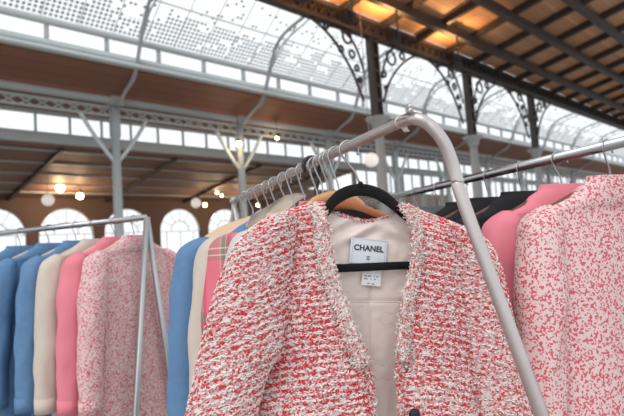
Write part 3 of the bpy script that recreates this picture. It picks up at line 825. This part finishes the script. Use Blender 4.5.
# image-left front panel
Lrows = [
 [(288,219,-.014),(300,215,-.016),(310,213,-.016),(317,211,-.016),(323,210,-.014)],
 [(284,213,-.008),(295,209,-.008),(306,206,-.008),(316,203.5,-.008),(324,203,-.008)],
 [(278,218,.006),(292,215,.012),(306,213,.016),(317,211,.018),(325,211,.017)],
 [(268,236,.002),(288,235,.022),(304,234,.030),(318,233,.033),(328,233,.030)],
 [(258,264,-.004),(286,264,.028),(304,264,.038),(320,264,.040),(333,264,.034)],
 [(250,300,-.008),(284,300,.030),(306,300,.040),(326,300,.043),(344,300,.036)],
 [(246,338,-.010),(284,338,.026),(312,338,.042),(338,338,.045),(359,338,.037)],
 [(243,368,-.014),(284,368,.018),(316,368,.043),(346,368,.045),(369,366,.038)],
 [(241,392,-.014),(284,392,.022),(318,392,.043),(348,392,.044),(371,392,.036)],
 [(238,420,-.010),(284,420,.030),(318,420,.042),(348,420,.043),(373,420,.034)],
 [(228,540,-.010),(280,540,.030),(318,540,.042),(350,540,.042),(380,540,.034)],
]
g = loft(Lrows, 60, 150, .004, 3); uv = grid_uv(g, R(6))
mb = MB(); shell(g, mb); slubs(mb, g, uv, 13000, .66, R(6))
mb.build('front_panel', TWM(TW_BODY), jacket, uvs=uv+uv)
# image-right front panel
Rrows = [
 [(402,214,-.014),(412,214,-.016),(425,220,-.016),(438,225,-.016),(456,231,-.014)],
 [(399,206,-.008),(410,206,-.008),(425,213,-.008),(440,218,-.008),(462,227,-.008)],
 [(404,214,.014),(414,213,.016),(428,220,.016),(444,225,.012),(470,234,.004)],
 [(413,232,.030),(423,232,.033),(438,235,.030),(455,240,.022),(482,248,.002)],
 [(413,255,.034),(424,256,.038),(441,258,.036),(460,262,.026),(488,268,-.002)],
 [(408,286,.036),(421,286,.041),(441,288,.040),(462,290,.028),(494,296,-.006)],
 [(401,322,.036),(416,322,.043),(440,322,.042),(464,324,.030),(500,330,-.008)],
 [(396,352,.037),(413,352,.044),(438,352,.043),(464,354,.030),(505,360,-.010)],
 [(396,376,.037),(413,376,.044),(438,376,.043),(465,378,.030),(508,384,-.010)],
 [(401,418,.036),(417,418,.043),(440,418,.042),(467,420,.030),(512,426,-.010)],
 [(406,540,.036),(422,540,.042),(445,540,.042),(475,540,.030),(520,545,-.010)],
]
g = loft(Rrows, 60, 150, .004, 5); uv = grid_uv(g, R(-3), (.3,.2))
mb = MB(); shell(g, mb); slubs(mb, g, uv, 11500, .70, R(-3))
mb.build('front_panel', TWM(TW_BODY), jacket, uvs=uv+uv)
# outer back (tweed) and silk lining
Brow_x = [300, 318, 334, 346, 358, 370, 382, 394, 408, 425]
def brow(y, d0, d1, x0=300, x1=430, sag=0):
    out = []
    for i in range(9):
        f_ = i/8; out.append((x0+(x1-x0)*f_, y+sag*math.sin(math.pi*f_), d0+(d1-d0)*math.sin(math.pi*f_)))
    return out
LIN = [
 [(322,209,-.010),(331,212.5,-.014),(340,215,-.016),(352,218,-.018),(364,220.5,-.018),(376,219.5,-.018),(388,215.5,-.016),(396,211,-.014),(403,207,-.010)],
 [(318,222,-.006),(328,224,-.012),(340,226,-.015),(352,228,-.017),(364,229.5,-.017),(376,229,-.017),(389,226,-.015),(400,224,-.012),(412,220,-.006)],
 brow(245, -.002, -.016, 312, 425), brow(275, .0, -.015, 308, 428), brow(305, .0, -.015, 306, 428), brow(350, .0, -.015, 306, 428), brow(400, .0, -.015, 306, 430), brow(540, .0, -.015, 306, 432)]
g = loft(LIN, 90, 150)
def wrinkle(p, pxy):
    x, y = pxy
    w = 0
    # diagonal pull lines fanning down from the left of the neck, soft vertical folds lower
    a = math.exp(-((y-232)/13)**2)
    w += .0065*a*math.sin((x*.9+ y*1.6)/5.2)*math.exp(-((x-352)/24)**2)
    w += .0052*a*math.sin((x*-.7+ y*1.4)/6.0)*math.exp(-((x-392)/16)**2)
    lo = min(1, max(0, (y-285)/60))
    w += .0040*lo*math.sin((x-372+ (y-300)*.06)/7.5) + .003*lo*noise.noise(V((x*.07, y*.02, 5)))
    w -= .0022*math.exp(-((x-370.5)/1.4)**2)*(1 if y > 283 else 0)
    w -= .0018*math.exp(-((y-301.5)/1.6)**2)
    w += .0012*noise.noise(V((x*.12, y*.12, 1)))
    return p + JN*w
def proj(p):
    v = p-CAM; z = v.dot(fwd); return (312+F_PX*v.dot(right)/z, 208-F_PX*v.dot(up)/z)
g2 = [[wrinkle(p, proj(p)) for p in l] for l in g]
mb = MB(); grid_mesh(g2, mb); mb.build('lining', LINING, jacket)
gb = [[p - JN*.003 for p in l] for l in g2]; uv = grid_uv(gb)
mb = MB(); grid_mesh(gb, mb); mb.build('back_panel', TW_BODY, jacket, uvs=uv)
# seams of the lining
def on_lining(px, py, off=.0006):
    best = min(((p-jp(px, py, -.035)).length, p) for l in g2 for p in l) if False else None
    # sight line against the lining grid: take nearest projected vertex
    bd = 1e9; bp = None
    for l in g2[::1]:
        for p in l:
            q = proj(p); dd = (q[0]-px)**2+(q[1]-py)**2
            if dd < bd: bd = dd; bp = p
    r_ = ray(px, py); k = (bp-CAM).dot(JN)/r_.dot(JN)
    return CAM + r_*k + JN*off
mb = MB(); mb.tube([on_lining(x, 302+math.sin(x)*.2) for x in range(342, 408, 4)], .0007, 5); mb.build('lining_seam', LIN_HI, jacket)
mb = MB(); mb.tube([on_lining(370.5+math.sin(y*.05)*.6, y) for y in range(284, 440, 6)], .0007, 5); mb.build('lining_seam', LIN_HI, jacket)
# woven ring motif in the lining: two interlocked open rings
for cx, cy, r_x, r_y, sg, th in ((378.5,371,7.2,8.2,1,.00045), (386.5,371,7.2,8.2,-1,.00045), (386,318,6,6,1,.0003), (393,318,6,6,-1,.0003)):
    mb = MB()
    mb.tube([on_lining(cx+r_x*math.cos(R(a)), cy+r_y*math.sin(R(a)), .0003) for a in (range(40, 321, 20) if sg > 0 else range(-140, 141, 20))], th, 4)
    mb.build('woven_motif', LIN_HI, jacket)

# sleeves: rows (y, outer x, inner x)
def sleeve(rows, name, M, redp, rot, cnt, half_d, dc, off, side, seed):
    NV = 130; NU = 72
    rr = [V((a, b, c)) for a, b, c in rows]; grid = []
    dcs = dc
    for j in range(NV+1):
        y, xo, xi = cr(rr, (len(rr)-1)*j/NV)
        cx = (xo+xi)/2; rx = abs(xi-xo)/2; f_ = min(1, j/(NV*.22)); hd = half_d*math.sqrt(max(.02, 1-(1-f_)**2))
        line = []
        for i in range(NU+1):
            t = 2*math.pi*i/NU + math.pi*.5
            c, s_ = math.cos(t), math.sin(t)
            x = cx + rx*math.copysign(abs(c)**.92, c)
            tilt = (side*(x-cx)/14.0)*0
            p = jp(x, y + 3.0*side*c*0, dcs - .006*(1-f_) + hd*-s_*-1 if False else dcs - hd*s_)
            p = p + JN*(.005*noise.noise(V((p.dot(JW)*11+seed, p.z*9, seed))))
            # soft creases across the sleeve
            line.append(p)
        grid.append(line)
    uv = grid_uv(grid, rot, off)
    mb = MB(); grid_mesh(grid, mb); n0 = len(mb.v)
    slubs(mb, grid, uv, cnt, redp, rot, closed=True)
    o = mb.build(name, TWM(M), jacket, uvs=uv)
    return grid
SL = [(212.5,288,291),(214,280,293),(219,267,294.5),(226,255,295),(236,243.5,294.5),(251,232.5,293),(268,225,291.5),(288,216.5,290),(310,210.5,287.5),(329,205.5,286),(350,200.5,282),(359,198.5,277),(368,196.5,270),(390,191.5,262),(416,186,256),(470,174,244),(530,162,232)]
SRr = [(226,454,458),(227.5,452,466),(231,451,475),(238,451,484),(248,452,492),(262,453,499),(280,455,505),(300,457,510),(330,461,516),(366,467,523),(390,472,528),(416,477,534),(470,488,546),(530,500,560)]
sleeve(SL, 'sleeve', TW_SLV, .50, R(20), 16000, .042, .026, (.1,.7), -1, 2)
sleeve(SRr, 'sleeve', TW_SLV, .56, R(-14), 10000, .044, .0, (.9,.4), 1, 8)

# frayed trims -----------------------------------------------------------
def fringe(path, width, count, name='frayed_trim', redp=.13, lift=.002, seed=1, ls=1.0):
    """loops and loose yarn ends along a path of points; width in metres"""
    rnd = random.Random(seed); mb = MB()
    pts = smooth_path(path, 10); n = len(pts)
    # flat woven core
    for q in (-.3, 0, .3):
        core = []
        for i, p in enumerate(pts):
            d = (pts[min(i+1,n-1)]-pts[max(i-1,0)]).normalized(); s_ = JN.cross(d).normalized()
            core.append(p + s_*(q*width) + JN*(lift*.4) + s_*rnd.uniform(-.0006,.0006))
        mb.tube(core, width*.22, 6, mi=0, flat=.6)
    for _ in range(count):
        f_ = rnd.random()*(n-1.001); i = int(f_); p = pts[i].lerp(pts[i+1], f_-i)
        d = (pts[i+1]-pts[i]).normalized(); s_ = JN.cross(d).normalized()
        w = rnd.gauss(0, .30); w = max(-.62, min(.62, w))
        c = p + s_*(w*width) + JN*(lift*(1-w*w*1.5)*.8)
        a = rnd.uniform(0, 6.283); dd = (s_*math.cos(a)*1.1 + d*math.sin(a)*.8 + JN*rnd.uniform(-.1,.75)).normalized()
        ln = rnd.uniform(.003,.0085)*ls; ee = JN.cross(dd).normalized()
        cv = rnd.uniform(-.45,.45)*ln; rad = rnd.uniform(.00055,.00105)
        r_ = rnd.random(); mi = 1 if r_ < redp else (2 if r_ < redp+.34 else (3 if r_ < redp+.44 else 0))
        mb.tube([c, c+dd*ln*.35+ee*cv+JN*ln*.18, c+dd*ln*.75+ee*cv*.8+JN*ln*.16, c+dd*ln], [rad*.7, rad, rad, rad*.45], 5, mi=mi)
    return mb.build(name, [YARN_W, YARN_R, YARN_G, YARN_P], jacket)
fringe([jp(318,205,-.002), jp(318,212,.020), jp(320,226,.033), jp(322.5,244,.038), jp(326,264,.042), jp(332,285,.044), jp(340,308,.045), jp(349,332,.046), jp(356,350,.047), jp(362,365,.046)], .020, 3000, seed=3)
fringe([jp(404,205,-.002), jp(409,211,.018), jp(415,222,.030), jp(418,236,.036), jp(418,252,.040), jp(414.5,272,.043), jp(409.5,296,.043), jp(405.5,320,.044), jp(403.5,342,.045), jp(404,360,.044)], .018, 2300, seed=4, redp=.2)
fringe([jp(x, y, d) for x, y, d in ((324,208,-.009),(332,212,-.013),(342,215,-.015),(353,218,-.017),(364,220.5,-.017),(376,219.5,-.017),(388,215.5,-.015),(400,209,-.011))], .0026, 330, 'neckline_trim', redp=.42, lift=.001, seed=5, ls=.45)
fringe([jp(367,368,.040), jp(370,380,.038), jp(371.5,400,.037), jp(373,425,.036)], .005, 350, 'edge_trim', redp=.35, lift=.001, seed=6)
fringe([jp(402,362,.040), jp(399,380,.038), jp(401,400,.038), jp(403,425,.037)], .006, 350, 'edge_trim', redp=.35, lift=.001, seed=7)

# hook-and-eye and dark button on the right front
mb = MB(); c = jp(405.5, 365, .046)
mb.tube([c+JW*(.003*math.cos(a))+V((0,0,.003*math.sin(a))) for a in [i*.6 for i in range(10)]], .0009, 6); mb.box(c+V((.001,0,-.004)), .005, .002, .006)
tag(mb.build('metal_hook', CHROME, jacket), 'small silver hook fastener')
mb = MB(); c = jp(414, 414, .048)
mb.tube([c, c+JN*.004], .0085, 18); mb.tube([c+JN*.004, c+JN*.0055], [.0085,.006], 18); mb.build('button', BLACKP, jacket)

# ---- woven label, size tag
def text_mesh(body, size, origin, ax, ay, depth=.0003, bold=0, name='lettering', M=INK, parent=None, space=1.0):
    cu = bpy.data.curves.new('txt', 'FONT'); cu.body = body; cu.size = size; cu.align_x = 'CENTER'; cu.align_y = 'CENTER'
    cu.extrude = depth; cu.offset = bold; cu.space_character = space
    ob = bpy.data.objects.new('txt', cu); C.objects.link(ob)
    bpy.context.view_layer.update()
    dg = bpy.context.evaluated_depsgraph_get(); me = bpy.data.meshes.new_from_object(ob.evaluated_get(dg))
    az = ax.cross(ay).normalized(); org = origin - parent_loc(parent)
    for v in me.vertices: v.co = org + ax*v.co.x + ay*v.co.y + az*v.co.z
    me.materials.clear(); me.materials.append(M)
    bpy.data.objects.remove(ob)
    o = bpy.data.objects.new(name, me); C.objects.link(o); o.parent = parent
    return o
dl = -.0095
a_, b_, c_, d_ = jp(350.8,237,dl), jp(387,240.5,dl), jp(385.8,266.5,dl), jp(349.6,263,dl)
ax = (b_-a_).normalized(); ay = (a_-d_); ay = (ay-ax*ay.dot(ax)).normalized(); az = ax.cross(ay)
lc = (a_+b_+c_+d_)/4; lw = (b_-a_).length; lh = (a_-d_).length
lab = MB()
lab.box(lc, lw, lh, .0012, (ax, ay, az)); lo = lab.build('woven_label', LABELM, jacket, smooth=False); tag(lo, 'pale blue-white woven label with black lettering')
lb = MB()
for sx in (-1, 1): lb.box(lc+ax*(sx*lw*.44)+az*.0009, lw*.012, lh*.97, .0006, (ax, ay, az))
lb.box(lc+ay*(lh*.47)+az*.0009, lw*.97, lh*.02, .0006, (ax, ay, az)); lb.box(lc-ay*(lh*.47)+az*.0009, lw*.97, lh*.02, .0006, (ax, ay, az))
lb.build('stitching', LABEDGE, lo, smooth=False)
text_mesh('CHANEL', .0128, lc+ay*(lh*.12)+az*.0010, ax, ay, bold=.00035, parent=lo, space=1.04)
em = MB(); ec = lc-ay*(lh*.24)+az*.0012; er = .0027
for sg in (-1, 1):
    em.tube([ec+ax*(sg*.0014)+ax*(er*sg*math.cos(R(a)))*-1+ay*(er*math.sin(R(a))) for a in range(-138, 139, 23)], .00033, 6)
em.build('emblem', INK, lo)
tc_ = (jp(362,272,-.0085)+jp(381,273.5,-.0085)+jp(380.5,286,-.0085)+jp(361.5,285,-.0085))/4
tw_, th_ = (jp(381,273.5,-.0085)-jp(362,272,-.0085)).length, (jp(381,273.5,-.0085)-jp(380.5,286.5,-.0085)).length
tg = MB(); tg.box(tc_+ay*.004, tw_, th_+.008, .0008, (ax, ay, az)); to = tg.build('size_tag', TAGM, jacket, smooth=False)
mk = MB()
for (x, y, w) in ((-.32,.22,.14),(-.12,.22,.16),(.16,.24,.05),(.3,.22,.1),(-.3,.0,.2),(-.02,.0,.05),(.18,.0,.1),(-.14,-.34,.14),(.1,-.36,.16)):
    mk.box(tc_+ax*(x*tw_)+ay*(y*th_)+az*.0006, w*tw_, th_*.085, .0004, (ax, ay, az))
mk.build('fine_print', INKG, to, smooth=False)

# ---- black velvet hanger
vh = thing('velvet_hanger', jp(361, 184, 0), 'black velvet hanger with a trouser bar inside the tweed jacket', 'hanger', 'hangers on the main rail')
neck = jp(360.5, 184, 0)
mb = MB(); mb.tube(hook_pts(P0, JW, neck, 1), WR, 8); mb.build('hook', CHROME, vh)
arc = [(300,226),(314,221.5),(325,213),(331.5,203.5),(340,196),(350,191.3),(361,189.8),(372,191.5),(383,196.5),(394,205),(405,215),(417,224),(436,231),(455,238)]
pts = smooth_path([jp(x, y, 0) for x, y in arc], 5)
rs = []
for p in pts:
    x = proj(p)[0]; w = 5.9 if 340 < x < 385 else (5.9-2.2*min(1, (340-x)/20) if x <= 340 else 5.9-2.0*min(1, (x-385)/30))
    rs.append(w/590)
mb = MB(); mb.tube(pts, rs, 14, flat=.42, flat_ax=JN); mb.build('shoulder_bar', VELVET, vh)
mb = MB(); mb.tube([neck-V((0,0,.006)), neck, neck+V((0,0,.004))], [.006,.0048,.003], 12); mb.build('hook_socket', VELVET, vh)
mb = MB(); mb.tube(smooth_path([jp(306,228,0), jp(306,262,0), jp(313,268.6,0), jp(340,268.2,0), jp(372,266.8,0), jp(400,265.6,0), jp(428,264.6,0), jp(440,258,0), jp(444,234,0)], 5), .0066, 10, flat=.5, flat_ax=JN); mb.build('trouser_bar', VELVET, vh)

# ------------------------------------------------------------------ neighbouring racks
def side_rack(A, D_, L, z, label):
    A = V((A[0], A[1], 0)); D_ = V((D_[0], D_[1], 0)).normalized(); W = V((D_.y, -D_.x, 0))
    if W.x < 0: W = -W
    o = thing('clothes_rack', (A.x, A.y, 0), label, 'clothes rack')
    B = A + D_*L; a = V((A.x, A.y, z)); b = V((B.x, B.y, z))
    mb = MB(); mb.tube([a, b], .011, 12); mb.build('rail', CHROME, o)
    for e in (a, b):
        for sg in (-1, 1):
            l = MB(); f_ = e+W*(sg*.25); f_.z = .02; l.tube([e, f_], .011, 10); l.build('leg', RAILG, o)
    return a, D_, W
# right rack: parallel, with black garments and a few pink ones towards us
q1 = ray(400, 195.5); kk = (ZR-1.5)/q1.z; RB = CAM+q1*kk
q2 = ray(450, 183.5); kk = (ZR-1.5)/q2.z; RB2 = CAM+q2*kk
dd = (RB-RB2); dd.z = 0; dd.normalize()
start = RB2 - dd*.62
a, D_, W = side_rack((start.x, start.y), (dd.x, dd.y), 1.35+.3, ZR, 'chrome clothes rack to the right behind the tweed jacket')
GR = 'garments on the right rack'; HR = 'hangers on the right rack'
rs_ = [(.10,PTWEED,'pink boucle coat nearest on the right rack','coat',.2),(.22,PINKC,'pink garment, second from the near end of the right rack','shirt',.185),(.34,BLACKC,'black jacket beside the pink one on the right rack','coat',.19),
       (.46,BLACKC,'black coat, fourth from the near end of the right rack','coat',.2),(.56,BLACKC,'black coat just right of the tweed jacket collar','coat',.2),(.68,GREYC,'charcoal coat between the black coats on the right rack','coat',.19),(.80,BLACKC,'black coat behind the charcoal one on the right rack','coat',.2),(.95,BLACKC,'black coat farthest back on the right rack','coat',.19)]
for i, (k, M, lab_, cat, hf) in enumerate(rs_):
    p = a + D_*k
    hanger(p, W, WOOD_D if i != 4 else BLACKP, 'hanger holding the '+lab_, half=hf*.93, group=HR, Rr=.0131, name='plastic_hanger' if i == 4 else 'wooden_hanger')
    garment({'coat':'wool_coat','shirt':'cotton_shirt'}[cat], p, W, M, lab_, cat, half=hf, drop=.072, sleeve=.45, sd=20+i)
# left rack
a, D_, W = side_rack((-.60, 1.88), (-.93, .37), 1.3, 1.66, 'chrome clothes rack at the left with blue, cream and pink garments')
HL = 'hangers on the left rack'
ls = [(.06,PTWEED,'pink boucle jacket nearest on the left rack','jacket',.2),(.15,PINKC,'rose pink shirt behind the boucle jacket on the left rack','shirt',.2),(.25,CREAM,'cream shirt between the pink and blue ones on the left rack','shirt',.2),
      (.34,BLUE,'blue shirt next to the cream shirt on the left rack','shirt',.2),(.48,BLUE,'blue shirt, second of three on the left rack','shirt',.205),(.64,BLUE,'blue shirt, leftmost and last of three on the left rack','shirt',.2),(.88,WHITEC,'white shirt past the blue shirts on the left rack','shirt',.2)]
for i, (k, M, lab_, cat, hf) in enumerate(ls):
    p = a + D_*k
    hanger(p, W, WOOD_P, 'hanger holding the '+lab_, half=hf*.93, group=HL, Rr=.0131)
    garment({'jacket':'tweed_jacket','shirt':'cotton_shirt'}[cat], p, W, M, lab_, cat, half=hf, drop=.072, sleeve=.5, sd=40+i)

# ------------------------------------------------------------------ world and exposure
w = bpy.data.worlds.new('overcast_sky'); bpy.context.scene.world = w; w.use_nodes = True
bg = w.node_tree.nodes['Background']; bg.inputs[0].default_value = (.93, .97, 1, 1); bg.inputs[1].default_value = 1.0
sun = bpy.data.lights.new('sun', 'SUN'); sun.energy = 1.0; sun.angle = R(40); sun.color = (1,.98,.95)
so = bpy.data.objects.new('sun', sun); C.objects.link(so); so.rotation_euler = (R(42), 0, R(-25))
sc = bpy.context.scene
sc.view_settings.view_transform = 'Standard'; sc.view_settings.look = 'None'; sc.view_settings.exposure = .25; sc.view_settings.gamma = 1
sc.view_settings.use_curve_mapping = False
try: sc.cycles.transparent_max_bounces = 12
except Exception: pass
